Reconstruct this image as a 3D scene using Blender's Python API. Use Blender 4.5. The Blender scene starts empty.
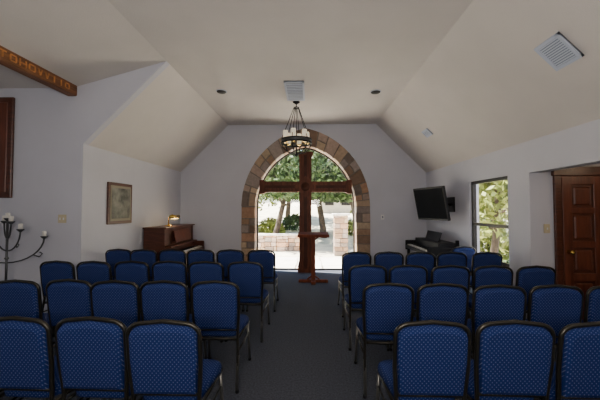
import bpy, bmesh, math, random
from mathutils import Vector, Matrix, Euler
R = random.Random(7)
rad = math.radians
EYE = 1.56
scene = bpy.context.scene

# ------------------------------------------------------------ materials
def new_mat(name):
    m = bpy.data.materials.new(name); m.use_nodes = True
    nt = m.node_tree
    return m, nt, nt.nodes['Principled BSDF']
def mat(name, col, rough=0.6, metal=0.0, var=0.0, nscale=4.0, bump=0.0, bscale=60.0, stretch=None, spec=0.5, emit=None, estr=0):
    m, nt, p = new_mat(name)
    p.inputs['Roughness'].default_value = rough
    p.inputs['Metallic'].default_value = metal
    p.inputs['Specular IOR Level'].default_value = spec
    tc = nt.nodes.new('ShaderNodeTexCoord')
    mp = nt.nodes.new('ShaderNodeMapping')
    if stretch: mp.inputs['Scale'].default_value = stretch
    nt.links.new(tc.outputs['Object'], mp.inputs[0])
    n = nt.nodes.new('ShaderNodeTexNoise'); n.inputs['Scale'].default_value = nscale; n.inputs['Detail'].default_value = 4
    nt.links.new(mp.outputs[0], n.inputs['Vector'])
    cr = nt.nodes.new('ShaderNodeValToRGB')
    a = [max(0, c*(1-var)) for c in col]; b = [min(1, c*(1+var)) for c in col]
    cr.color_ramp.elements[0].position = .3; cr.color_ramp.elements[1].position = .7
    cr.color_ramp.elements[0].color = (*a, 1); cr.color_ramp.elements[1].color = (*b, 1)
    nt.links.new(n.outputs[0], cr.inputs[0]); nt.links.new(cr.outputs[0], p.inputs['Base Color'])
    if bump:
        n2 = nt.nodes.new('ShaderNodeTexNoise'); n2.inputs['Scale'].default_value = bscale; n2.inputs['Detail'].default_value = 3
        nt.links.new(mp.outputs[0], n2.inputs['Vector'])
        bp = nt.nodes.new('ShaderNodeBump'); bp.inputs['Strength'].default_value = bump; bp.inputs['Distance'].default_value = .01
        nt.links.new(n2.outputs[0], bp.inputs['Height']); nt.links.new(bp.outputs[0], p.inputs['Normal'])
    if emit:
        p.inputs['Emission Color'].default_value = (*emit, 1); p.inputs['Emission Strength'].default_value = estr
    return m

M_wall = mat('wall_paint', (.57,.575,.64), .8, var=.03, nscale=1.5, bump=.12, bscale=90)
M_ceil = mat('ceiling_texture', (.66,.62,.585), .9, var=.03, nscale=2, bump=.25, bscale=70)
M_trim = mat('trim_paint', (.55,.57,.62), .5)
M_carpet = mat('carpet', (.080,.088,.112), .95, var=.3, nscale=60, bump=.5, bscale=300, spec=.1)
M_wood = mat('reddish_wood', (.125,.034,.016), .4, var=.35, nscale=6, stretch=(4,4,.6))
M_lect = mat('lectern_wood', (.16,.042,.020), .6, var=.3, nscale=6, stretch=(4,4,.6), spec=.12)
M_cross = mat('cross_wood', (.120,.036,.017), .5, var=.35, nscale=6, stretch=(4,4,.8), spec=.2)
M_cross2 = mat('cross_inlay', (.065,.020,.011), .5, var=.3, spec=.2)
M_carve = mat('carved_wood_orange_lit', (.50,.20,.055), .5, var=.4, nscale=12)  # carved letters; the beam's orange-lit spots are put into their colour
M_wooddk = mat('dark_wood', (.085,.026,.014), .35, var=.35, nscale=6, stretch=(1,.5,6))
M_door = mat('door_wood', (.12,.033,.016), .35, var=.35, nscale=5, stretch=(6,6,.7))
M_beam = mat('beam_wood', (.20,.08,.03), .6, var=.5, nscale=5, stretch=(6,.6,6), bump=.3)
M_iron = mat('black_iron', (.012,.012,.013), .45, .6)
M_pewter = mat('pewter_metal', (.10,.105,.11), .35, .8)
M_black = mat('black_plastic', (.012,.012,.014), .5, spec=.25)
M_screen = mat('screen_glass', (.008,.009,.012), .6, spec=.02)
M_frame = mat('bronze_frame', (.05,.046,.038), .32, .75)
M_legm = mat('chair_leg_metal', (.22,.21,.19), .3, .85)
M_brass = mat('brass', (.75,.5,.12), .25, 1)
M_glow = mat('lamp_tube', (.9,.8,.5), .5, emit=(1,.72,.30), estr=2.5)
M_white = mat('white_plastic', (.75,.75,.75), .4)
M_vent = mat('vent_metal', (.50,.56,.68), .5)
M_ventd = mat('vent_dark', (.20,.24,.32), .7)
M_hole = mat('downlight_dark', (.015,.013,.011), .6)
M_ivory = mat('ivory_keys', (.7,.68,.6), .3)
M_mortar = mat('mortar', (.20,.17,.14), .9, var=.2, nscale=20)
M_cream = mat('switch_plate', (.55,.48,.32), .5)
M_candle = mat('candle_wax', (.75,.73,.68), .5)
M_shade = mat('frosted_lamp_glass', (.75,.72,.66), .4, emit=(1,.80,.52), estr=.45)
M_alu = mat('window_frame_bronze', (.03,.026,.022), .4, .5)
M_patio = mat('patio_stone', (.82,.76,.68), .85, var=.10, nscale=2.5)
M_hill = mat('hill_ground', (.68,.62,.47), .95, var=.3, nscale=1.2)
M_bark = mat('bark', (.07,.05,.035), .9, var=.4, nscale=8, bump=.5, bscale=20)
M_leaf = mat('leaves', (.050,.090,.018), .6, var=.6, nscale=1.6)
M_leaf2 = mat('leaves_light', (.19,.22,.035), .6, var=.5, nscale=1.6)
M_stucco = mat('stucco', (.46,.42,.37), .9, var=.1)
M_roof = mat('metal_roof', (.25,.26,.28), .5, .2)
M_pic = mat('picture_paint', (.13,.13,.105), .5, var=.9, nscale=7)
M_mat_board = mat('picture_mat', (.28,.25,.18), .7)

def fabric():
    m, nt, p = new_mat('blue_dotted_fabric')
    p.inputs['Roughness'].default_value = .85
    p.inputs['Specular IOR Level'].default_value = .15
    tc = nt.nodes.new('ShaderNodeTexCoord'); sp = nt.nodes.new('ShaderNodeSeparateXYZ')
    nt.links.new(tc.outputs['Object'], sp.inputs[0])
    ad = nt.nodes.new('ShaderNodeMath'); ad.operation = 'ADD'
    nt.links.new(sp.outputs[1], ad.inputs[0]); nt.links.new(sp.outputs[2], ad.inputs[1])
    cb = nt.nodes.new('ShaderNodeCombineXYZ'); nt.links.new(sp.outputs[0], cb.inputs[0]); nt.links.new(ad.outputs[0], cb.inputs[1])
    mp = nt.nodes.new('ShaderNodeMapping'); mp.inputs['Rotation'].default_value = (0,0,rad(45))
    nt.links.new(cb.outputs[0], mp.inputs[0])
    v = nt.nodes.new('ShaderNodeTexVoronoi'); v.voronoi_dimensions = '2D'
    v.inputs['Scale'].default_value = 60; v.inputs['Randomness'].default_value = 0
    nt.links.new(mp.outputs[0], v.inputs['Vector'])
    cr = nt.nodes.new('ShaderNodeValToRGB')
    cr.color_ramp.elements[0].position = .10; cr.color_ramp.elements[1].position = .24
    cr.color_ramp.elements[0].color = (.13,.155,.27,1); cr.color_ramp.elements[1].color = (.010,.026,.125,1)
    nt.links.new(v.outputs['Distance'], cr.inputs[0]); nt.links.new(cr.outputs[0], p.inputs['Base Color'])
    return m
M_fabric = fabric()

def stone_mat(name):
    m, nt, p = new_mat(name)
    p.inputs['Roughness'].default_value = .85
    at = nt.nodes.new('ShaderNodeAttribute'); at.attribute_name = 'Col'
    n = nt.nodes.new('ShaderNodeTexNoise'); n.inputs['Scale'].default_value = 14; n.inputs['Detail'].default_value = 5
    tc = nt.nodes.new('ShaderNodeTexCoord'); nt.links.new(tc.outputs['Object'], n.inputs['Vector'])
    mr = nt.nodes.new('ShaderNodeMapRange'); mr.inputs[3].default_value = .6; mr.inputs[4].default_value = 1.4
    nt.links.new(n.outputs[0], mr.inputs[0])
    mx = nt.nodes.new('ShaderNodeVectorMath'); mx.operation = 'SCALE'
    nt.links.new(at.outputs['Color'], mx.inputs[0]); nt.links.new(mr.outputs[0], mx.inputs['Scale'])
    nt.links.new(mx.outputs[0], p.inputs['Base Color'])
    bp = nt.nodes.new('ShaderNodeBump'); bp.inputs['Strength'].default_value = .6; bp.inputs['Distance'].default_value = .02
    nt.links.new(n.outputs[0], bp.inputs['Height']); nt.links.new(bp.outputs[0], p.inputs['Normal'])
    return m
M_stone = stone_mat('field_stone')

def glass_mat(name, tint=(.97,.98,.98), fac=.03):
    m = bpy.data.materials.new(name); m.use_nodes = True; nt = m.node_tree; nt.nodes.clear()
    o = nt.nodes.new('ShaderNodeOutputMaterial'); mx = nt.nodes.new('ShaderNodeMixShader')
    t = nt.nodes.new('ShaderNodeBsdfTransparent'); t.inputs[0].default_value = (*tint,1)
    g = nt.nodes.new('ShaderNodeBsdfGlossy'); g.inputs['Roughness'].default_value = .02
    mx.inputs[0].default_value = fac
    nt.links.new(t.outputs[0], mx.inputs[1]); nt.links.new(g.outputs[0], mx.inputs[2]); nt.links.new(mx.outputs[0], o.inputs[0])
    return m
M_glass = glass_mat('window_glass')

# ------------------------------------------------------------ builder
class B:
    def __init__(s): s.v=[]; s.f=[]; s.m=[]; s.sm=[]; s.c=[]; s.mats=[]
    def mi(s, m):
        if m not in s.mats: s.mats.append(m)
        return s.mats.index(m)
    def add(s, vs, fs, m, smooth=False, col=(1,1,1)):
        o=len(s.v); s.v += [tuple(v) for v in vs]; k=s.mi(m)
        for f in fs: s.f.append([i+o for i in f]); s.m.append(k); s.sm.append(smooth); s.c.append(col)
    def box(s, c, sz, m, rot=None, bevel=0, seg=1, col=(1,1,1), smooth=False):
        bm = bmesh.new(); bmesh.ops.create_cube(bm, size=1)
        for v in bm.verts: v.co = Vector((v.co.x*sz[0], v.co.y*sz[1], v.co.z*sz[2]))
        if bevel: bmesh.ops.bevel(bm, geom=bm.edges[:], offset=bevel, segments=seg, affect='EDGES', profile=.5)
        mt = Matrix.Translation(c)
        if rot is not None: mt = mt @ (rot if isinstance(rot, Matrix) else Euler(rot).to_matrix().to_4x4())
        bm.verts.index_update()
        s.add([mt@v.co for v in bm.verts], [[v.index for v in f.verts] for f in bm.faces], m, smooth or (bevel>0 and seg>1), col)
        bm.free()
    def bb(s, x0,x1,y0,y1,z0,z1, m, **k):
        s.box(((x0+x1)/2,(y0+y1)/2,(z0+z1)/2),(abs(x1-x0),abs(y1-y0),abs(z1-z0)),m,**k)
    def tube(s, pts, r, m, n=8, closed=False, caps=True):
        pts=[Vector(p) for p in pts]; rs = r if isinstance(r,(list,tuple)) else [r]*len(pts)
        vs=[]; L=len(pts); up=None
        for i,p in enumerate(pts):
            a = pts[i-1] if (i>0 or closed) else p
            b = pts[(i+1)%L] if (i<L-1 or closed) else p
            t=(b-a).normalized()
            if up is None:
                up = Vector((0,0,1)) if abs(t.z)<.9 else Vector((0,1,0))
            u = t.cross(up)
            if u.length<1e-4: u=t.orthogonal()
            u.normalize(); w=u.cross(t).normalized(); up=w
            for k in range(n):
                an=2*math.pi*k/n; vs.append(p+(u*math.cos(an)+w*math.sin(an))*rs[i])
        fs=[]
        for i in range(L if closed else L-1):
            for k in range(n):
                j=(i+1)%L; fs.append([i*n+k,i*n+(k+1)%n,j*n+(k+1)%n,j*n+k])
        if caps and not closed: fs += [list(range(n))[::-1], [(L-1)*n+k for k in range(n)]]
        s.add(vs,fs,m,True)
    def lathe(s, prof, c, m, n=16, mtx=None):
        vs=[]; c=Vector(c)
        for (r,z) in prof:
            for k in range(n):
                a=2*math.pi*k/n; v=Vector((r*math.cos(a),r*math.sin(a),z))
                if mtx is not None: v=mtx@v
                vs.append(c+v)
        fs=[[i*n+k,i*n+(k+1)%n,(i+1)*n+(k+1)%n,(i+1)*n+k] for i in range(len(prof)-1) for k in range(n)]
        fs += [list(range(n))[::-1], [(len(prof)-1)*n+k for k in range(n)]]
        s.add(vs,fs,m,True)
    def prism(s, poly, mtx, depth, m, col=(1,1,1), inset=0):
        n=len(poly)
        cx=sum(p[0] for p in poly)/n; cz=sum(p[1] for p in poly)/n
        fr=[(p[0]+(cx-p[0])*inset, 0, p[1]+(cz-p[1])*inset) for p in poly]
        mid=[(p[0], depth*.2 if inset else 0, p[1]) for p in poly]
        bk=[(p[0],depth,p[1]) for p in poly]
        if inset:
            vs=fr+mid+bk; fs=[list(range(n)), [2*n+i for i in range(n)][::-1]]
            for lay in (0,1):
                for i in range(n): j=(i+1)%n; fs.append([lay*n+j,lay*n+i,(lay+1)*n+i,(lay+1)*n+j])
        else:
            vs=fr+bk; fs=[list(range(n)), [n+i for i in range(n)][::-1]]
            for i in range(n): j=(i+1)%n; fs.append([j,i,n+i,n+j])
        s.add([mtx@Vector(v) for v in vs],fs,m,False,col)
    def finish(s, name, loc=None):
        me=bpy.data.meshes.new(name); 
        off=Vector(loc) if loc else Vector((0,0,0))
        me.from_pydata([tuple(Vector(v)-off) for v in s.v],[],s.f)
        for m in s.mats: me.materials.append(m)
        me.polygons.foreach_set('material_index', s.m); me.polygons.foreach_set('use_smooth', s.sm)
        ca=me.color_attributes.new('Col','FLOAT_COLOR','CORNER')
        buf=[]
        for p,c in zip(me.polygons,s.c): buf += [c[0],c[1],c[2],1.0]*p.loop_total
        ca.data.foreach_set('color', buf)
        bm=bmesh.new(); bm.from_mesh(me); bmesh.ops.recalc_face_normals(bm, faces=bm.faces[:]); bm.to_mesh(me); bm.free()
        ob=bpy.data.objects.new(name,me); ob.location=off; scene.collection.objects.link(ob)
        return ob

def plate(name, outline, holes, thick, mtx, m):
    cu=bpy.data.curves.new(name,'CURVE'); cu.dimensions='2D'; cu.fill_mode='BOTH'; cu.extrude=thick/2
    for pts in [outline]+holes:
        sp=cu.splines.new('POLY'); sp.points.add(len(pts)-1)
        for i,p in enumerate(pts): sp.points[i].co=(p[0],p[1],0,1)
        sp.use_cyclic_u=True
    tmp=bpy.data.objects.new('tmp',cu); scene.collection.objects.link(tmp)
    dg=bpy.context.evaluated_depsgraph_get(); me=bpy.data.meshes.new_from_object(tmp.evaluated_get(dg))
    bpy.data.objects.remove(tmp); bpy.data.curves.remove(cu)
    me.transform(mtx @ Matrix.Translation((0,0,thick/2)))
    me.name=name; me.materials.clear(); me.materials.append(m)
    for p in me.polygons: p.use_smooth=False; p.material_index=0
    bm=bmesh.new(); bm.from_mesh(me); bmesh.ops.remove_doubles(bm, verts=bm.verts[:], dist=1e-5); bmesh.ops.recalc_face_normals(bm, faces=bm.faces[:]); bm.to_mesh(me); bm.free()
    ob=bpy.data.objects.new(name,me); scene.collection.objects.link(ob); return ob
def axes(xa, ya, za, o):
    m=Matrix.Identity(4)
    for i,a in enumerate((xa,ya,za)):
        for j in range(3): m[j][i]=a[j]
    for j in range(3): m[j][3]=o[j]
    return m

# ------------------------------------------------------------ room dims
XL,XR=-3.25,2.90; YB=7.5; YN=-2.6; KL=2.50; KR=2.46; ZC=3.69; CL,CR=-2.05,1.68; YD=4.2; XW=-5.6; ZW=3.32; XH=-3.42
T=.12
AC=-.09
def arch_pts(w, peak, rise, n=12):
    Rr=(w*w+rise*rise)/(2*w); zs=peak-rise
    a1=math.acos((Rr-w)/Rr)
    right=[]
    for i in range(n+1):
        a=a1*i/n
        right.append((AC+(w-Rr)+Rr*math.cos(a), zs+Rr*math.sin(a)))
    left=[(2*AC-p[0],p[1]) for p in right[:-1]][::-1]
    return right+left, zs
zs_o=3.60-1.98
hole=[(AC+1.30,.0)]+arch_pts(1.30,3.22,3.22-zs_o)[0]+[(AC-1.30,.0)]
bo=[(XR,0),(XR,KR),(CR,ZC),(CL,ZC),(XL,KL),(XL,0)]
outl=bo+hole[::-1]
plate('wall_back', outl, [], .22, axes((1,0,0),(0,0,1),(0,-1,0),(0,YB+.22,0)), M_wall)
WIN=(4.46,5.50,.70,2.05); DO=(2.45,4.03,0,2.04)
ro=[(YN,0),(DO[0],0),(DO[0],DO[3]),(DO[1],DO[3]),(DO[1],0),(YB,0),(YB,KR),(YN,KR)]
plate('wall_right', ro, [[(WIN[0],WIN[2]),(WIN[1],WIN[2]),(WIN[1],WIN[3]),(WIN[0],WIN[3])]], .16, axes((0,1,0),(0,0,1),(1,0,0),(XR,0,0)), M_wall)
plate('wall_left', [(YD+.1,0),(YB,0),(YB,KL),(YD+.1,KL)], [], T, axes((0,1,0),(0,0,1),(1,0,0),(XL-T,0,0)), M_wall)
plate('wall_wing', [(XL,0),(XW,0),(XW,ZW),(XH,ZW),(CL,ZC),(XL,KL)], [], .1, axes((1,0,0),(0,0,1),(0,-1,0),(0,YD+.1,0)), M_wall)
plate('wall_wing_left', [(YN,0),(YD,0),(YD,ZW),(YN,ZW)], [], T, axes((0,1,0),(0,0,1),(1,0,0),(XW-T,0,0)), M_wall)
plate('wall_front', [(XW,0),(XR,0),(XR,KR),(CR,ZC),(CL,ZC),(XH,ZW),(XW,ZW)], [], T, axes((1,0,0),(0,0,1),(0,-1,0),(0,YN,0)), M_wall)
b=B(); b.bb(XW-.2,XR+.16,YN-.2,YB+.22,-.1,0,M_carpet); b.bb(XR+.16,6.2,2.0,4.3,-.1,0,M_carpet); b.finish('floor')
def quadslab(name, p, th, m):
    p=[Vector(q) for q in p]; n=(p[1]-p[0]).cross(p[3]-p[0]).normalized()
    if n.z<0: n=-n
    b=B(); vs=p+[q+n*th for q in p]
    b.add(vs,[[0,1,2,3],[7,6,5,4],[0,4,5,1],[1,5,6,2],[2,6,7,3],[3,7,4,0]],m); return b.finish(name)
quadslab('ceiling', [(CL,YN,ZC),(CR,YN,ZC),(CR,YB+.1,ZC),(CL,YB+.1,ZC)],.1,M_ceil)
quadslab('ceiling_slope_right', [(CR,YN,ZC),(XR,YN,KR),(XR,YB+.1,KR),(CR,YB+.1,ZC)],.1,M_ceil)
quadslab('ceiling_slope_left', [(CL,YD+.1,ZC),(XL,YD+.1,KL),(XL,YB+.1,KL),(CL,YB+.1,ZC)],.1,M_ceil)
quadslab('ceiling_wing_slope', [(CL,YN,ZC),(XH,YN,ZW),(XH,YD,ZW),(CL,YD,ZC)],.1,M_ceil)
quadslab('ceiling_wing', [(XH,YN,ZW),(XW,YN,ZW),(XW,YD,ZW),(XH,YD,ZW)],.1,M_ceil)
# foyer beyond doorway
plate('wall_foyer', [(XR+.16,0),(6.1,0),(6.1,2.5),(XR+.16,2.5)], [], .1, axes((1,0,0),(0,0,1),(0,-1,0),(0,4.2,0)), M_wall)
plate('wall_foyer_side', [(2.0,0),(4.2,0),(4.2,2.5),(2.0,2.5)], [], .1, axes((0,1,0),(0,0,1),(1,0,0),(6.0,0,0)), M_wall)
plate('wall_foyer_near', [(XR+.16,0),(6.1,0),(6.1,2.5),(XR+.16,2.5)], [], .1, axes((1,0,0),(0,0,1),(0,-1,0),(0,2.1,0)), M_wall)
b=B(); b.bb(XR+.16,6.1,2.0,4.2,2.44,2.54,M_ceil); b.finish('ceiling_foyer')
# baseboards
b=B(); b.bb(XL,AC-1.64,YB-.015,YB,0,.09,M_trim); b.bb(AC+1.64,XR,YB-.015,YB,0,.09,M_trim); b.finish('baseboard_back')
b=B(); b.bb(XR-.015,XR,DO[1]+.02,YB,0,.09,M_trim); b.bb(XR-.015,XR,YN+.1,DO[0]-.02,0,.09,M_trim); b.finish('baseboard_right')
b=B(); b.bb(XL,XL+.015,YD+.1,YB,0,.09,M_trim); b.finish('baseboard_left')
b=B(); b.bb(XW,XL,YD-.015,YD,0,.09,M_trim); b.finish('baseboard_wing')
# wooden beam with carved lettering-like relief
b=B(); b.bb(XH-.07,XH+.07,YN,YD,ZW-.13,ZW+.03,M_beam,bevel=.012)
y=YD-.16
while y>1.0:
    w_=R.uniform(.05,.09); zc=ZW-.055; st=R.choice('HOTVI'); X_=XH+.073
    def st_box(yy,zz,sy,sz,ro=0): b.box((X_,yy,zz),(.012,sy,sz),M_carve,rot=(rad(ro),0,0))
    if st=='H': st_box(y,zc,.014,.08); st_box(y-w_,zc,.014,.08); st_box(y-w_/2,zc,w_,.013)
    elif st=='O': st_box(y,zc,.014,.06); st_box(y-w_,zc,.014,.06); st_box(y-w_/2,zc+.034,w_,.014); st_box(y-w_/2,zc-.034,w_,.014)
    elif st=='T': st_box(y-w_/2,zc,.014,.08); st_box(y-w_/2,zc+.034,w_,.014)
    elif st=='V': st_box(y-w_*.25,zc,.014,.08,-18); st_box(y-w_*.75,zc,.014,.08,18)
    else: st_box(y-w_/2,zc,.016,.08)
    y-=w_+(.045 if R.random()<.8 else .14)
b.finish('trim_beam')

# ------------------------------------------------------------ stone arch
pal=[(.30,.19,.12),(.38,.27,.18),(.22,.14,.095),(.34,.25,.20),(.44,.33,.22),(.19,.145,.12),(.36,.21,.13),(.28,.23,.20)]
def scol(k=1.0):
    c=R.choice(pal); j=R.uniform(.85,1.15)*k; return tuple(min(.85,x*j) for x in c)
b=B()
Mid=Matrix.Translation((0,YB-.07,0))
D=.26
def shrink(poly,g=.010):
    cx=sum(p[0] for p in poly)/len(poly); cz=sum(p[1] for p in poly)/len(poly); out=[]
    for p in poly:
        d=Vector((cx-p[0],cz-p[1])); L=d.length; out.append((p[0]+d.x/L*g*1.4,p[1]+d.y/L*g*1.4))
    return out
for sgn in (-1,1):
    z=0.0
    zt=zs_o
    while z<zt-.02:
        h=R.uniform(.13,.24)
        if zt-(z+h)<.1: h=zt-z
        xi,xo=AC+sgn*1.24,AC+sgn*1.61
        if R.random()<.45:
            k=R.uniform(.35,.65); xm=xi+(xo-xi)*k
            ps=[[(xi,z),(xm,z),(xm,z+h),(xi,z+h)],[(xm,z),(xo,z),(xo,z+h),(xm,z+h)]]
        else: ps=[[(xi,z),(xo,z),(xo,z+h),(xi,z+h)]]
        for p in ps: b.prism(shrink(p),Mid@Matrix.Translation((0,R.uniform(-.02,.01),0)),D,M_stone,scol(1.1),inset=.07)
        z+=h
NI=arch_pts(1.24,3.14,3.14-zs_o,n=48)[0]; NO=arch_pts(1.61,3.60,3.60-zs_o,n=48)[0]
idx=[0]
while idx[-1]<96:
    s_=R.randint(3,6); nx=idx[-1]+s_
    if nx>92: nx=96
    idx.append(nx)
for a,c in zip(idx[:-1],idx[1:]):
    mids=list(range(a,c+1))
    poly=[NI[i] for i in mids]+[NO[i] for i in mids[::-1]]
    if R.random()<.3:
        half=[((NI[i][0]+NO[i][0])/2,(NI[i][1]+NO[i][1])/2) for i in range(97)]
        for A_,B_ in ((NI,half),(half,NO)):
            b.prism(shrink([A_[i] for i in mids]+[B_[i] for i in mids[::-1]]),Mid,D,M_stone,scol(1.1),inset=.07)
    else:
        b.prism(shrink(poly),Mid@Matrix.Translation((0,R.uniform(-.02,.01),0)),D,M_stone,scol(1.1),inset=.07)
mi_=[(AC+1.255,0)]+arch_pts(1.255,3.155,3.155-zs_o,n=24)[0]+[(AC-1.255,0)]
mo_=[(AC+1.595,0)]+arch_pts(1.595,3.585,3.585-zs_o,n=24)[0]+[(AC-1.595,0)]
for i in range(len(mi_)-1):
    b.prism([mi_[i],mo_[i],mo_[i+1],mi_[i+1]],Matrix.Translation((0,YB-.045,0)),.24,M_mortar)
b.finish('stone_arch')

# ------------------------------------------------------------ arched glass, window_1 (single pane behind the stone)
b=B()
fi=[(AC+1.22,0.03)]+arch_pts(1.22,3.12,3.12-zs_o,n=20)[0]+[(AC-1.22,.03)]
fo=[(AC+1.29,0.0)]+arch_pts(1.29,3.20,3.20-zs_o,n=20)[0]+[(AC-1.29,0)]
for i in range(len(fi)-1): b.prism([fi[i],fo[i],fo[i+1],fi[i+1]],Matrix.Translation((0,YB+.20,0)),.05,M_alu)
b.bb(AC-1.28,AC+1.28,YB+.20,YB+.26,0,.04,M_alu)
b.bb(AC-.02,AC+.02,YB+.20,YB+.25,.04,3.1,M_alu)
b.add([(p[0],YB+.225,p[1]) for p in fo],[list(range(len(fo)))],M_glass)
b.finish('window_1')
# ---- wooden cross
b=B()
cx=-.09; cy=YB-.04; cz=1.56+(209-187)/40
def flare(p0,p1,w0,w1,m=M_cross,th=.12):
    p0=Vector(p0);p1=Vector(p1); d=(p1-p0); L=d.length; d.normalize(); n=Vector((d.z,0,-d.x))
    st=[(0,w0),(.80,w0),(.86,w0*1.05),(.93,w1),(1,w1)]
    L_=[];R_=[]
    for t,w in st:
        q=p0+d*L*t; L_.append(q+n*w/2); R_.append(q-n*w/2)
    poly=[(q.x,q.z) for q in L_+R_[::-1]]
    b.prism(poly,Matrix.Translation((0,p0.y-th/2,0)),th,m)
flare((cx,cy,cz),(cx,cy,2.98),.30,.38)
flare((cx,cy,cz),(cx,cy,.0),.30,.38)
flare((cx,cy,cz),(cx-1.14,cy,cz),.26,.34)
flare((cx,cy,cz),(cx+1.14,cy,cz),.26,.34)
b.box((cx,cy,cz),(.40,.16,.40),M_cross,rot=(0,rad(45),0),bevel=.01)
b.lathe([(.0,-.095),(.10,-.09),(.12,-.07),(.12,.0)],(cx,cy,cz),M_cross2,20,Matrix.Rotation(rad(-90),4,'X'))
b.bb(cx-.04,cx+.04,cy-.075,cy-.055,.1,2.9,M_cross2); b.bb(cx-1.0,cx+1.0,cy-.075,cy-.055,cz-.035,cz+.035,M_cross2)
b.finish('wooden_cross')

# ------------------------------------------------------------ side window
b=B(); y0,y1,z0,z1=WIN; xf0,xf1=XR+.03,XR+.09; f=.05
b.bb(xf0,xf1,y0,y0+f,z0,z1,M_alu); b.bb(xf0,xf1,y1-f,y1,z0,z1,M_alu); b.bb(xf0,xf1,y0,y1,z1-f,z1,M_alu); b.bb(xf0,xf1,y0,y1,z0,z0+f,M_alu)
b.bb(xf0,xf1,y0,y1,1.27,1.32,M_alu)
b.bb(XR-.03,XR+.03,y0-.03,y1+.03,z0-.03,z0+.0,M_trim)
b.add([(XR+.06,y0,z0),(XR+.06,y1,z0),(XR+.06,y1,z1),(XR+.06,y0,z1)],[[0,1,2,3]],M_glass)
b.finish('window_2')
# door
b=B(); dx0,dx1=3.34,4.26; yd=4.10
b.bb(dx0-.09,dx0,yd-.04,yd,0,2.06,M_wooddk,bevel=.008); b.bb(dx1,dx1+.10,yd-.04,yd,0,2.06,M_wooddk,bevel=.008); b.bb(dx0-.11,dx1+.12,yd-.05,yd,2.0,2.12,M_wooddk,bevel=.008)
b.bb(dx0,dx1,yd-.03,yd,0.01,2.0,M_wooddk)
for (a,c) in ((.0,.12),(.40,.52),(.80,.92)): b.bb(dx0+a,dx0+c,yd-.05,yd-.02,.01,1.99,M_door,bevel=.005)
for (a,c) in ((.01,.22),(.62,.72),(1.05,1.14),(1.5,1.58),(1.88,1.99)): b.bb(dx0,dx1,yd-.049,yd-.02,a,c,M_door,bevel=.005)
for (a,c) in ((.12,.40),(.52,.80)):
    for (e,g) in ((.22,.62),(.72,1.05),(1.14,1.5),(1.58,1.88)):
        b.bb(dx0+a+.03,dx0+c-.03,yd-.046,yd-.02,e+.03,g-.03,M_door,bevel=.015)
b.lathe([(.0,0),(.03,.005),(.012,.03),(.03,.05),(.03,.07),(0,.08)],(dx0+.06,yd-.05,1.0),M_brass,12,Matrix.Rotation(rad(90),4,'X'))
b.finish('door_1')
# ------------------------------------------------------------ chairs
def chair_mesh():
    b=B(); W=.212
    def outline(w,zb,zt,r,n=8):
        pts=[(w*.93,zb),(w,zb+.2)]
        for i in range(n+1):
            a=math.pi/2*i/n; pts.append((w-r+r*math.cos(a), zt-r*.75+r*.75*math.sin(a)))
        pts.append((0,zt+.012))
        return pts+[(-p[0],p[1]) for p in pts[:-1][::-1]]
    lean=Matrix.Translation((0,0,.44))@Matrix.Rotation(rad(7),4,'X')@Matrix.Translation((0,0,-.44))
    o=outline(W-.018,.50,.905,.085)
    n=len(o)
    cz_=.70
    vs=[];fs=[]
    lay=[(.030,.86),(.022,.97),(.0,1.0),(-.022,.97),(-.032,.86)]
    for y,k in lay:
        for p in o: vs.append(lean@Vector((p[0]*k,y,cz_+(p[1]-cz_)*k)))
    for l in range(len(lay)-1):
        for i in range(n): j=(i+1)%n; fs.append([l*n+i,l*n+j,(l+1)*n+j,(l+1)*n+i])
    fs.append(list(range(n))); fs.append([(len(lay)-1)*n+i for i in range(n)][::-1])
    b.add(vs,fs,M_fabric,False)
    fo_=outline(W-.006,.46,.917,.09)
    path=[lean@Vector((p[0],0,p[1])) for p in fo_]
    leg=[Vector((W-.004,-.10,.012)),Vector((W-.012,-.03,.28))]
    full=leg+path+[Vector((-v.x,v.y,v.z)) for v in leg[::-1]]
    b.tube(full,.0125,M_frame,8)
    b.tube([lean@Vector((-W+.02,0,.49)),lean@Vector((W-.02,0,.49))],.010,M_frame,6)
    ws,wf=.185,.215
    def seat_ring(k,z):
        out=[]; y0_,y1_=.03,.44; r=.07
        cs=[(wf,y1_,0),(-wf,y1_,1),(-ws,y0_,2),(ws,y0_,3)]
        for (x,y,q) in cs:
            sx=1 if x>0 else -1; sy=1 if q<2 else -1
            ccx=x-sx*r; ccy=y-sy*r
            for i in range(5):
                a=q*math.pi/2+math.pi/2*i/4
                out.append(Vector(((ccx+r*math.cos(a))*k,(.235+(ccy+r*math.sin(a)-.235)*k),z)))
        return out
    lay=[(.90,.405),(.99,.415),(1,.44),(.97,.465),(.88,.482),(.5,.492)]
    vs=[];
    for k,z in lay: vs+=seat_ring(k,z)
    n=20; fs=[]
    for l in range(len(lay)-1):
        for i in range(n): j=(i+1)%n; fs.append([l*n+i,l*n+j,(l+1)*n+j,(l+1)*n+i])
    fs.append(list(range(n))[::-1]); fs.append([(len(lay)-1)*n+i for i in range(n)])
    b.add(vs,fs,M_fabric,True)
    b.tube([(-.19,-.0,.405),(.19,0,.405),(.205,.41,.405),(-.205,.41,.405)],.013,M_frame,6,closed=True)
    for s_ in (-1,1):
        b.tube([(s_*.200,.395,.40),(s_*.205,.42,.2),(s_*.21,.45,.012)],.0125,M_legm,8)
        b.tube([(s_*(W-.012),-.028,.28),(s_*(W-.010),-.05,.2),(s_*(W-.004),-.10,.012)],.0135,M_legm,8)
        for yy in (-.10,.45): b.lathe([(.017,0),(.017,.02),(.013,.025)],(s_*(W-.0 if yy<0 else .21),yy,0),M_black,8)
        b.tube([(s_*.195,-.03,.30),(s_*.203,.405,.30)],.008,M_frame,6)
    return b
cb=chair_mesh(); first=cb.finish('banquet_chair'); cme=first.data
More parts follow.
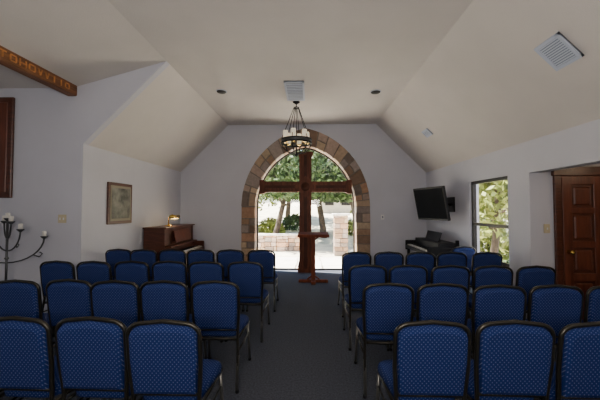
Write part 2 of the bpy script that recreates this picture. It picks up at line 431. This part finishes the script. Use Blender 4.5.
rows=[(1.77,[-.825,-1.275,-1.72,-2.165]),
      (1.79,[.69,1.16,1.615,2.07]),
      (2.68,[-.82,-1.27,-1.71,-2.15,-2.60,-3.05]),
      (2.63,[.67,1.135,1.58,2.05,2.51]),
      (3.64,[-.76,-1.24,-1.69,-2.14,-2.60,-3.06]),
      (3.49,[.66,1.12,1.58,2.05,2.51]),
      (4.70,[-.736,-1.22,-1.69,-2.14,-2.58,-2.99]),
      (4.52,[.70,1.17,1.63,2.09,2.60])]
k=0
for y,xs in rows:
    for x in xs:
        ob=first if k==0 else bpy.data.objects.new('banquet_chair',cme)
        if k: scene.collection.objects.link(ob)
        ob.location=(x+R.uniform(-.005,.005),y+R.uniform(-.02,.02),0); ob.rotation_euler=(0,0,rad(R.uniform(-1.5,1.5))); k+=1
ob=bpy.data.objects.new('banquet_chair',cme); scene.collection.objects.link(ob); ob.location=(2.60,5.22,0); ob.rotation_euler=(0,0,rad(6))

# ------------------------------------------------------------ lectern
b=B(); lx,ly=.09,6.45
b.box((lx,ly,.03),(.62,.09,.06),M_lect,bevel=.01); b.box((lx,ly,.03),(.09,.46,.06),M_lect,bevel=.01)
for dx,dy in ((.28,0),(-.28,0),(0,.2),(0,-.2)): b.box((lx+dx,ly+dy,.012),(.07,.07,.024),M_wooddk)
b.bb(lx-.045,lx+.045,ly-.035,ly+.035,.06,.98,M_lect,bevel=.006)
for s_ in (-1,1):
    b.box((lx+s_*.08,ly,.10),(.12,.03,.03),M_lect,rot=(0,rad(s_*35),0))
    b.box((lx+s_*.08,ly,.94),(.12,.03,.03),M_lect,rot=(0,rad(-s_*35),0))
b.box((lx,ly,1.01),(.66,.40,.03),M_lect,rot=(rad(8),0,0),bevel=.005)
b.box((lx,ly-.19,1.0),(.66,.02,.06),M_lect,rot=(rad(8),0,0))
b.finish('wooden_lectern')

# ------------------------------------------------------------ upright piano
b=B(); px0=XL+.03; py0,py1=5.75,7.18
b.bb(px0,px0+.40,py0+.03,py1-.03,.08,1.17,M_wooddk)
for y in (py0,py1-.04): 
    b.bb(px0-.0,px0+.42,y,y+.04,0,1.18,M_wooddk,bevel=.008)
    b.bb(px0+.38,px0+.70,y,y+.04,.60,.80,M_wooddk,bevel=.01)
    b.lathe([(.03,0),(.022,.05),(.04,.3),(.03,.45),(.045,.55),(.045,.62)],(px0+.64,y+.02 if y>py0+.1 else y+.03,0),M_wooddk,12)
b.bb(px0-.01,px0+.46,py0-.02,py1+.02,1.17,1.20,M_wooddk,bevel=.01)
b.bb(px0+.38,px0+.71,py0+.02,py1-.02,.60,.66,M_wooddk)
b.bb(px0+.38,px0+.44,py0+.04,py1-.04,.66,.84,M_wooddk)
b.bb(px0+.44,px0+.54,py0+.04,py1-.04,.80,.83,M_wood,bevel=.008)
ky0,ky1=py0+.08,py1-.08; nk=52
b.bb(px0+.50,px0+.67,ky0,ky1,.66,.69,M_ivory)
for i in range(nk):
    yy=ky0+(i+1)*(ky1-ky0)/nk
    b.bb(px0+.668,px0+.672,yy-.001,yy+.001,.66,.69,M_black)
    if i%7 not in (2,6): b.bb(px0+.50,px0+.60,yy-.006,yy+.006,.69,.70,M_black)
b.box((px0+.47,(py0+py1)/2,1.00),(.02,.75,.24),M_wood,rot=(0,rad(-14),0),bevel=.006)
b.bb(px0+.42,px0+.50,(py0+py1)/2-.38,(py0+py1)/2+.38,.87,.89,M_wood)
b.bb(px0+.40,px0+.41,py0+.15,py1-.15,.15,.56,M_wood,bevel=.004)
for dy in (-.1,0,.1): b.tube([(px0+.38,(py0+py1)/2+dy,.08),(px0+.5,(py0+py1)/2+dy,.06)],.012,M_brass,6)
b.finish('upright_piano')
b=B(); c=Vector((px0+.26,6.25,1.20))
b.lathe([(.08,0),(.08,.015),(.02,.03),(.01,.04)],c,M_brass,16)
b.tube([c+Vector((0,0,.03)),c+Vector((0,0,.16)),c+Vector((.03,0,.22)),c+Vector((.08,0,.24)),c+Vector((.12,0,.22))],.010,M_brass,8)
b.tube([c+Vector((.13,-.19,.20)),c+Vector((.13,.19,.20))],.036,M_brass,12)
b.tube([c+Vector((.13,-.16,.158)),c+Vector((.13,.16,.158))],.012,M_glow,8)
b.finish('brass_piano_lamp')

# ------------------------------------------------------------ digital piano
b=B(); qx1=XR-.05; qy0,qy1=5.80,7.12
for y in (qy0,qy1-.04):
    b.bb(qx1-.06,qx1,y,y+.04,0,.96,M_black,bevel=.006); b.bb(qx1-.60,qx1,y,y+.04,.62,.84,M_black,bevel=.01)
    b.bb(qx1-.56,qx1-.50,y,y+.04,0,.64,M_black,bevel=.006); b.bb(qx1-.58,qx1,y,y+.04,0,.05,M_black)
b.bb(qx1-.60,qx1,qy0+.03,qy1-.03,.66,.73,M_black,bevel=.006)
b.bb(qx1-.38,qx1,qy0+.03,qy1-.03,.73,.90,M_black,bevel=.01)
b.bb(qx1-.05,qx1-.02,qy0+.04,qy1-.04,.25,.66,M_black)
b.bb(qx1-.57,qx1-.40,qy0+.08,qy1-.08,.73,.75,M_ivory)
for i in range(52):
    yy=qy0+.08+(i+1)*(qy1-qy0-.16)/52
    if i%7 not in (2,6): b.bb(qx1-.50,qx1-.40,yy-.006,yy+.006,.75,.76,M_black)
    b.bb(qx1-.572,qx1-.57,yy-.001,yy+.001,.73,.75,M_black)
b.box((qx1-.22,(qy0+qy1)/2,.99),(.015,.7,.20),M_black,rot=(0,rad(18),0),bevel=.004)
b.bb(qx1-.34,qx1-.2,(qy0+qy1)/2-.35,(qy0+qy1)/2+.35,.895,.91,M_black)
b.finish('digital_piano')

# ------------------------------------------------------------ TV
b=B()
far=Vector((2.36,6.66,0)); near=Vector((2.62,5.78,0)); ctr=(far+near)/2; ctr.z=1.67
ax=(near-far).normalized(); nrm=Vector((-ax.y,ax.x,0)); 
if nrm.x>0: nrm=-nrm
z_=Vector((0,0,1))
nn=(nrm-z_*math.tan(rad(11))).normalized()
zz=nn.cross(ax); 
if zz.z<0: zz=-zz
mt=axes(ax,-nn,zz,(0,0,0))
W_=(near-far).length; H_=.68
b.box(ctr,(W_,.055,H_),M_black,rot=mt,bevel=.008)
b.box(ctr+nn*.029,(W_-.05,.004,H_-.07),M_screen,rot=mt)
b.box(ctr-nn*.05,(W_*.6,.06,H_*.6),M_black,rot=mt,bevel=.01)
b.bb(XR-.02,XR,6.05,6.35,1.5,1.8,M_iron)
b.tube([ctr-nn*.06,Vector((2.72,6.05,1.65)),Vector((XR-.01,6.2,1.65))],.025,M_iron,8)
b.finish('wall_mounted_television')

# ------------------------------------------------------------ picture
b=B(); x0=XL
b.bb(x0,x0+.03,4.72,5.37,1.31,2.00,M_wooddk,bevel=.006); b.bb(x0+.028,x0+.034,4.77,5.32,1.36,1.95,M_mat_board); b.bb(x0+.032,x0+.037,4.80,5.29,1.40,1.91,M_pic)
b.finish('framed_picture')
b=B(); b.box((-3.53,YD-.005,1.42),(.12,.01,.12),M_cream,bevel=.003)
for dx in (-.025,.025): b.box((-3.53+dx,YD-.014,1.42),(.012,.012,.03),M_white)
b.finish('light_switch')
b=B(); b.box((3.16,4.095,1.30),(.08,.01,.12),M_cream,bevel=.003); b.box((3.16,4.085,1.30),(.012,.012,.03),M_white); b.finish('light_switch')
b=B(); b.box((1.82,YB-.005,1.36),(.08,.01,.12),M_white,bevel=.003); b.box((1.82,YB-.014,1.36),(.03,.012,.05),M_ventd); b.finish('wall_thermostat')
b=B(); b.bb(-4.95,-4.27,YD-.04,YD,1.72,3.18,M_wooddk,bevel=.01); b.bb(-4.88,-4.34,YD-.05,YD-.03,1.80,3.10,M_wood,bevel=.008); b.finish('wooden_wall_panel')
def vent(name,c,xa,ya,w,h,slats):
    xa=Vector(xa).normalized(); ya=Vector(ya).normalized(); n=xa.cross(ya)
    m_=axes(xa,ya,n,(0,0,0)); b=B(); c=Vector(c)
    if n.z>0: n=-n
    b.box(c+n*.006,(w,h,.012),M_ventd,rot=m_)
    for s_ in (-1,1):
        b.box(c+n*.012+xa*s_*(w/2-.015),(.03,h,.024),M_vent,rot=m_); b.box(c+n*.012+ya*s_*(h/2-.015),(w,.03,.024),M_vent,rot=m_)
    for i in range(slats):
        t=-h/2+.04+(h-.08)*i/(slats-1)
        b.box(c+n*.014+ya*t,(w-.04,.45*(h-.08)/(slats-1)+.002,.012),M_vent,rot=m_)
    b.finish(name)
sd=Vector((XR-CR,0,KR-ZC)).normalized()
def on_slope(px,py):
    d=Vector(((px-309)/300,1,(209-py)/300)); n=Vector((-(KR-ZC),0,XR-CR)); o=Vector((CR,0,ZC)); cam=Vector((0,0,EYE))
    return cam+d*((o-cam).dot(n)/d.dot(n))
vent('ceiling_vent',on_slope(556,53),(0,1,0),sd,.28,.31,11)
vent('ceiling_vent',on_slope(427,133),(0,1,0),sd,.26,.16,5)
vent('ceiling_vent',(-.25,5.35,ZC),(1,0,0),(0,1,0),.34,.86,12)
for x,y in ((-1.58,5.32),(1.21,5.42)):
    b=B(); b.lathe([(.095,0),(.095,-.008),(.08,-.012),(.07,-.002)],(x,y,ZC),M_vent,20); b.lathe([(.085,-.012),(.08,-.020)],(x,y,ZC),M_hole,20); b.finish('recessed_downlight')

# ------------------------------------------------------------ chandelier
b=B(); hx,hy=-.25,5.9
b.lathe([(.07,0),(.07,-.015),(.03,-.04),(.012,-.05)],(hx,hy,ZC),M_iron,16)
b.tube([(hx,hy,ZC-.05),(hx,hy,3.58)],.01,M_iron,6)
def ringpts(r,z,n=28): return [(hx+r*math.cos(2*math.pi*i/n),hy+r*math.sin(2*math.pi*i/n),z) for i in range(n)]
b.tube(ringpts(.05,3.57,14),.010,M_iron,6,closed=True)
rr=.30; zr=2.86
b.tube(ringpts(rr,zr,32),.016,M_iron,6,closed=True); b.tube(ringpts(rr,zr+.07,32),.012,M_iron,6,closed=True)
n_=32
vs=ringpts(rr-.004,zr,n_)+ringpts(rr-.004,zr+.07,n_)
b.add(vs,[[i,(i+1)%n_,n_+(i+1)%n_,n_+i] for i in range(n_)],M_pewter,True)
for i in range(6):
    a=2*math.pi*i/6+.3; ca,sa=math.cos(a),math.sin(a)
    P=lambda r,z:(hx+r*ca,hy+r*sa,z)
    b.tube([P(.05,3.57),P(.17,3.25),P(rr,zr+.07)],.007,M_iron,6)
    b.tube([P(rr,zr),P(.27,2.76),P(.17,2.68),P(.02,2.64)],.011,M_iron,6)
    g=P(rr-.08,zr+.02)
    b.tube([P(rr,zr+.01),P(rr-.08,zr-.0)],.008,M_iron,6)
    b.lathe([(.012,-.03),(.045,-.01),(.055,.0)],g,M_brass,12)
    b.lathe([(.046,0),(.052,.08),(.048,.20),(.044,.22)],g,M_shade,14)
b.lathe([(.0,-.05),(.025,-.03),(.035,0),(.02,.03),(.01,.05)],(hx,hy,2.64),M_iron,12)
b.tube([(hx,hy,2.66),(hx,hy,3.1)],.012,M_iron,6)
b.tube([(hx,hy,3.57),(hx,hy,3.1)],.006,M_iron,6)
b.finish('chandelier')

# ------------------------------------------------------------ candelabra
b=B(); kx,ky=-4.05,3.92
b.lathe([(.14,0),(.13,.02),(.03,.05),(.02,.06)],(kx,ky,0),M_pewter,16)
b.tube([(kx,ky,.04),(kx,ky,1.42)],.014,M_pewter,8)
for z in (.5,.9): b.lathe([(.012,-.02),(.028,0),(.012,.02)],(kx,ky,z),M_pewter,10)
def cup(x,z,y=None):
    y=ky if y is None else y
    b.lathe([(.006,-.045),(.034,-.02),(.045,0)],(x,y,z),M_pewter,10); b.lathe([(.024,0),(.024,.065),(.01,.07)],(x,y,z),M_candle,10)
cup(kx,1.44)
for r,zt,zb in ((.15,1.38,1.16),(.28,1.28,1.0),(.42,1.17,.84)):
    for s_ in (-1,1):
        dy=-.10*s_*(1 if r<.3 else -1)
        b.tube([(kx+s_*r*math.sin(t),ky+dy*math.sin(t),zt-(zt-zb)*math.cos(t)) for t in [math.pi/2*i/8 for i in range(9)]],.010,M_pewter,6)
        b.tube([(kx+s_*r*.7,ky+dy*.7,zb+(zt-zb)*.3),(kx+s_*r*.85,ky+dy,zb+(zt-zb)*.2),(kx+s_*r*.95,ky+dy,zb+(zt-zb)*.33),(kx+s_*r*.86,ky+dy,zb+(zt-zb)*.4)],.008,M_pewter,5)
        cup(kx+s_*r,zt+.02,ky+dy)
b.finish('candelabra')

# ------------------------------------------------------------ exterior
def ground():
    b=B(); nx,ny=30,26; vs=[]
    for j in range(ny+1):
        for i in range(nx+1):
            x=-22+i*48/nx; y=-6+j*46/ny
            h=0 if y<15 else (y-15)*.10
            if x>7: h=max(h,(x-7)*.25)
            vs.append((x,y,-.12+h+ (R.uniform(-.08,.08) if h>0 else 0)))
    fs=[[j*(nx+1)+i,j*(nx+1)+i+1,(j+1)*(nx+1)+i+1,(j+1)*(nx+1)+i] for j in range(ny) for i in range(nx)]
    b.add(vs,fs,M_hill,True); b.finish('ground')
ground()
b=B()
for i in range(-5,6):
    for j in range(3):
        b.box((i*.72+R.uniform(-.02,.02),8.14+j*.72,-.07),(.69,.69,.10),M_patio,bevel=.01)
b.finish('patio')
def stones(b,x0,x1,y0,y1,z0,z1,k=1.9):
    z=z0
    while z<z1-.02:
        h=min(R.uniform(.12,.2),z1-z); a=x0
        while a<x1-.02:
            w=min(R.uniform(.2,.42),x1-a)
            b.box((a+w/2,(y0+y1)/2+R.uniform(-.02,.02),z+h/2),(max(w-.012,.02),y1-y0,h-.012),M_stone,bevel=.012,col=scol(k)); a+=w
        z+=h
b=B(); b.bb(.92,1.38,10.85,11.25,-.12,1.3,M_mortar); stones(b,.90,1.40,10.8,11.3,-.12,1.32,k=1.4); b.box((1.15,11.05,1.36),(.62,.62,.08),M_patio,bevel=.02); b.finish('stone_pillar')
b=B()
for s_ in range(8):
    xa=-3.6+s_*.46; yy=12.6-.5*math.sin(s_/8*math.pi)
    stones(b,xa,xa+.46,yy-.18,yy+.18,-.12,.50,k=1.7)
    b.box((xa+.23,yy,.53),(.47,.44,.06),M_patio,bevel=.01)
b.finish('garden_wall')
b=B(); stones(b,1.9,4.6,12.8,13.15,-.12,.6,k=1.7); b.finish('garden_wall')
b=B(); b.bb(.8,6.0,28.0,31.5,.6,3.4,M_stucco)
b.add([(.5,27.7,3.4),(6.3,27.7,3.4),(6.3,31.8,3.4),(.5,31.8,3.4),(.5,29.75,4.5),(6.3,29.75,4.5)],[[0,1,5,4],[3,2,5,4],[0,3,4],[1,2,5],[0,1,2,3]],M_roof)
for x in (1.5,3.0,4.5): b.bb(x,x+.8,27.93,28.02,1.9,2.8,M_black)
b.finish('outbuilding')
def tree(name,x,y,z0,h,r,cr,nl,leafm,lean=(0,0),zmin=None,leaf=.14):
    b=B(); base=Vector((x,y,z0-.1)); 
    pts=[base+Vector((lean[0]*t+.06*math.sin(5*t+x),lean[1]*t,h*t)) for t in [i/6 for i in range(7)]]
    b.tube(pts,[r*(1-.08*i) for i in range(7)],M_bark,10)
    tips=[]
    for i in range(9):
        a=R.uniform(0,6.28); st=pts[R.randint(3,6)]
        e=st+Vector((math.cos(a)*cr*.75,math.sin(a)*cr*.75,R.uniform(.2,.7)*cr)); mid=(st+e)/2+Vector((0,0,-.1*cr))
        b.tube([st,mid,e],[r*.4,r*.25,r*.08],M_bark,6); tips+=[e,mid]
    for i in range(nl):
        tcn=R.choice(tips)
        c=tcn+Vector((R.gauss(0,cr*.30),R.gauss(0,cr*.30),R.gauss(0,cr*.22)))
        u=Vector((R.gauss(0,1),R.gauss(0,1),R.gauss(0,1))).normalized()*leaf*R.uniform(.6,1.3); w=u.cross(Vector((R.gauss(0,1),R.gauss(0,1),R.gauss(0,1)))).normalized()*leaf*.45
        if zmin and c.z<zmin: continue
        b.add([c-u,c+w,c+u,c-w],[[0,1,2,3]],leafm)
    b.finish(name)
def bush(name,x,y,z0,r,nl,leafm,leaf=.11):
    b=B(); c0=Vector((x,y,z0-.1))
    for i in range(7):
        a=i*.9; b.tube([c0,c0+Vector((math.cos(a)*r*.5,math.sin(a)*r*.5,r*.9))],[.03,.01],M_bark,5)
    for i in range(nl):
        d=Vector((R.gauss(0,1),R.gauss(0,1),R.gauss(0,1))).normalized()*r*R.uniform(.6,1.0); d.z=abs(d.z)*1.1
        u=Vector((R.gauss(0,1),R.gauss(0,1),R.gauss(0,1))).normalized()*leaf; w=u.orthogonal().normalized()*leaf*.45
        c=c0+d; b.add([c-u,c+w,c+u,c-w],[[0,1,2,3]],leafm)
    b.finish(name)
tree('oak_tree',-1.6,14.2,0,3.6,.15,2.0,5200,M_leaf,(.6,.2),zmin=2.0)
tree('oak_tree',.75,16.2,0,3.9,.19,2.3,5200,M_leaf,(-.4,.2),zmin=2.0)
tree('oak_tree',2.4,14.2,0,3.6,.14,2.0,4500,M_leaf,(-.5,.2),zmin=1.9)
tree('oak_tree',-4.2,18,.3,4.2,.18,2.6,4500,M_leaf2,(.2,0),leaf=.18)
tree('oak_tree',-1.6,23,.8,4.6,.2,2.8,4500,M_leaf,(.2,0),leaf=.2,zmin=2.4)
tree('oak_tree',5.4,21,.6,4.6,.2,2.8,4500,M_leaf2,(-.2,0),leaf=.2)
bush('garden_shrub',-2.2,17.0,.2,.9,900,M_leaf2); bush('garden_shrub',-.9,18.8,.4,.9,900,M_leaf); bush('garden_shrub',2.6,17.5,.2,.8,800,M_leaf2)
bush('garden_shrub',-1.1,13.9,0,.45,500,M_leaf2,leaf=.07)
tree('oak_tree',4.9,8.1,0,3.0,.10,1.6,4200,M_leaf2,(.2,.2),leaf=.12)
tree('oak_tree',7.2,12.0,0,3.4,.16,2.2,4200,M_leaf,(-.2,0),leaf=.15)
tree('oak_tree',9.0,16,.5,3.4,.16,2.4,3000,M_leaf2,(-.2,0),leaf=.16)
bush('garden_shrub',5.9,10.2,0,.9,1000,M_leaf2); bush('garden_shrub',8.2,14,.2,.9,1000,M_leaf2); bush('garden_shrub',4.2,6.6,0,.5,600,M_leaf)

# ------------------------------------------------------------ light
w=bpy.data.worlds.new('World'); scene.world=w; w.use_nodes=True; nt=w.node_tree
bg=nt.nodes['Background']; sky=nt.nodes.new('ShaderNodeTexSky'); sky.sky_type='NISHITA'; sky.sun_disc=False
sky.sun_elevation=rad(55); sky.sun_rotation=rad(120)
nt.links.new(sky.outputs[0],bg.inputs[0]); bg.inputs[1].default_value=.75
def light(name,kind,loc,rot,energy,col=(1,1,1),size=1,size_y=None,**k):
    l=bpy.data.lights.new(name,kind); l.energy=energy; l.color=col
    if kind=='AREA':
        l.size=size
        if size_y: l.shape='RECTANGLE'; l.size_y=size_y
    elif kind=='POINT': l.shadow_soft_size=size
    elif kind=='SUN': l.angle=rad(.6)
    o=bpy.data.objects.new(name,l); o.location=loc; o.rotation_euler=rot; scene.collection.objects.link(o); return o
light('sun_light','SUN',(0,0,20),(rad(-7),rad(-28),0),48,(1,.95,.86))
light('rear_fill_uplight','AREA',(-.2,-1.2,1.9),(rad(140),0,0),120,(1,.92,.82),1.6,.6)  # added unseen area light behind the camera, brightens the ceiling
light('wing_area_light','AREA',(XW+.1,.5,1.7),(0,rad(-90),0),12,(.85,.92,1),1.4,2.2)  # cool area light beside the wing wall, which has no window opening
light('camera_flash','POINT',(.05,-.15,2.0),(0,0,0),30,(1,.97,.95),.12)
light('foyer_lamp','POINT',(4.3,3.0,2.25),(0,0,0),8,(1,.75,.5),.1)
light('piano_lamp_bulb','POINT',(px0+.39,6.25,1.33),(0,0,0),2.0,(1,.75,.4),.03)

cam=bpy.data.cameras.new('Camera'); co=bpy.data.objects.new('Camera',cam); scene.collection.objects.link(co)
cam.sensor_width=36; cam.lens=18; cam.clip_start=.05; cam.clip_end=300
co.location=(0,0,EYE); co.rotation_euler=(rad(90+1.72),0,rad(1.72)); scene.camera=co
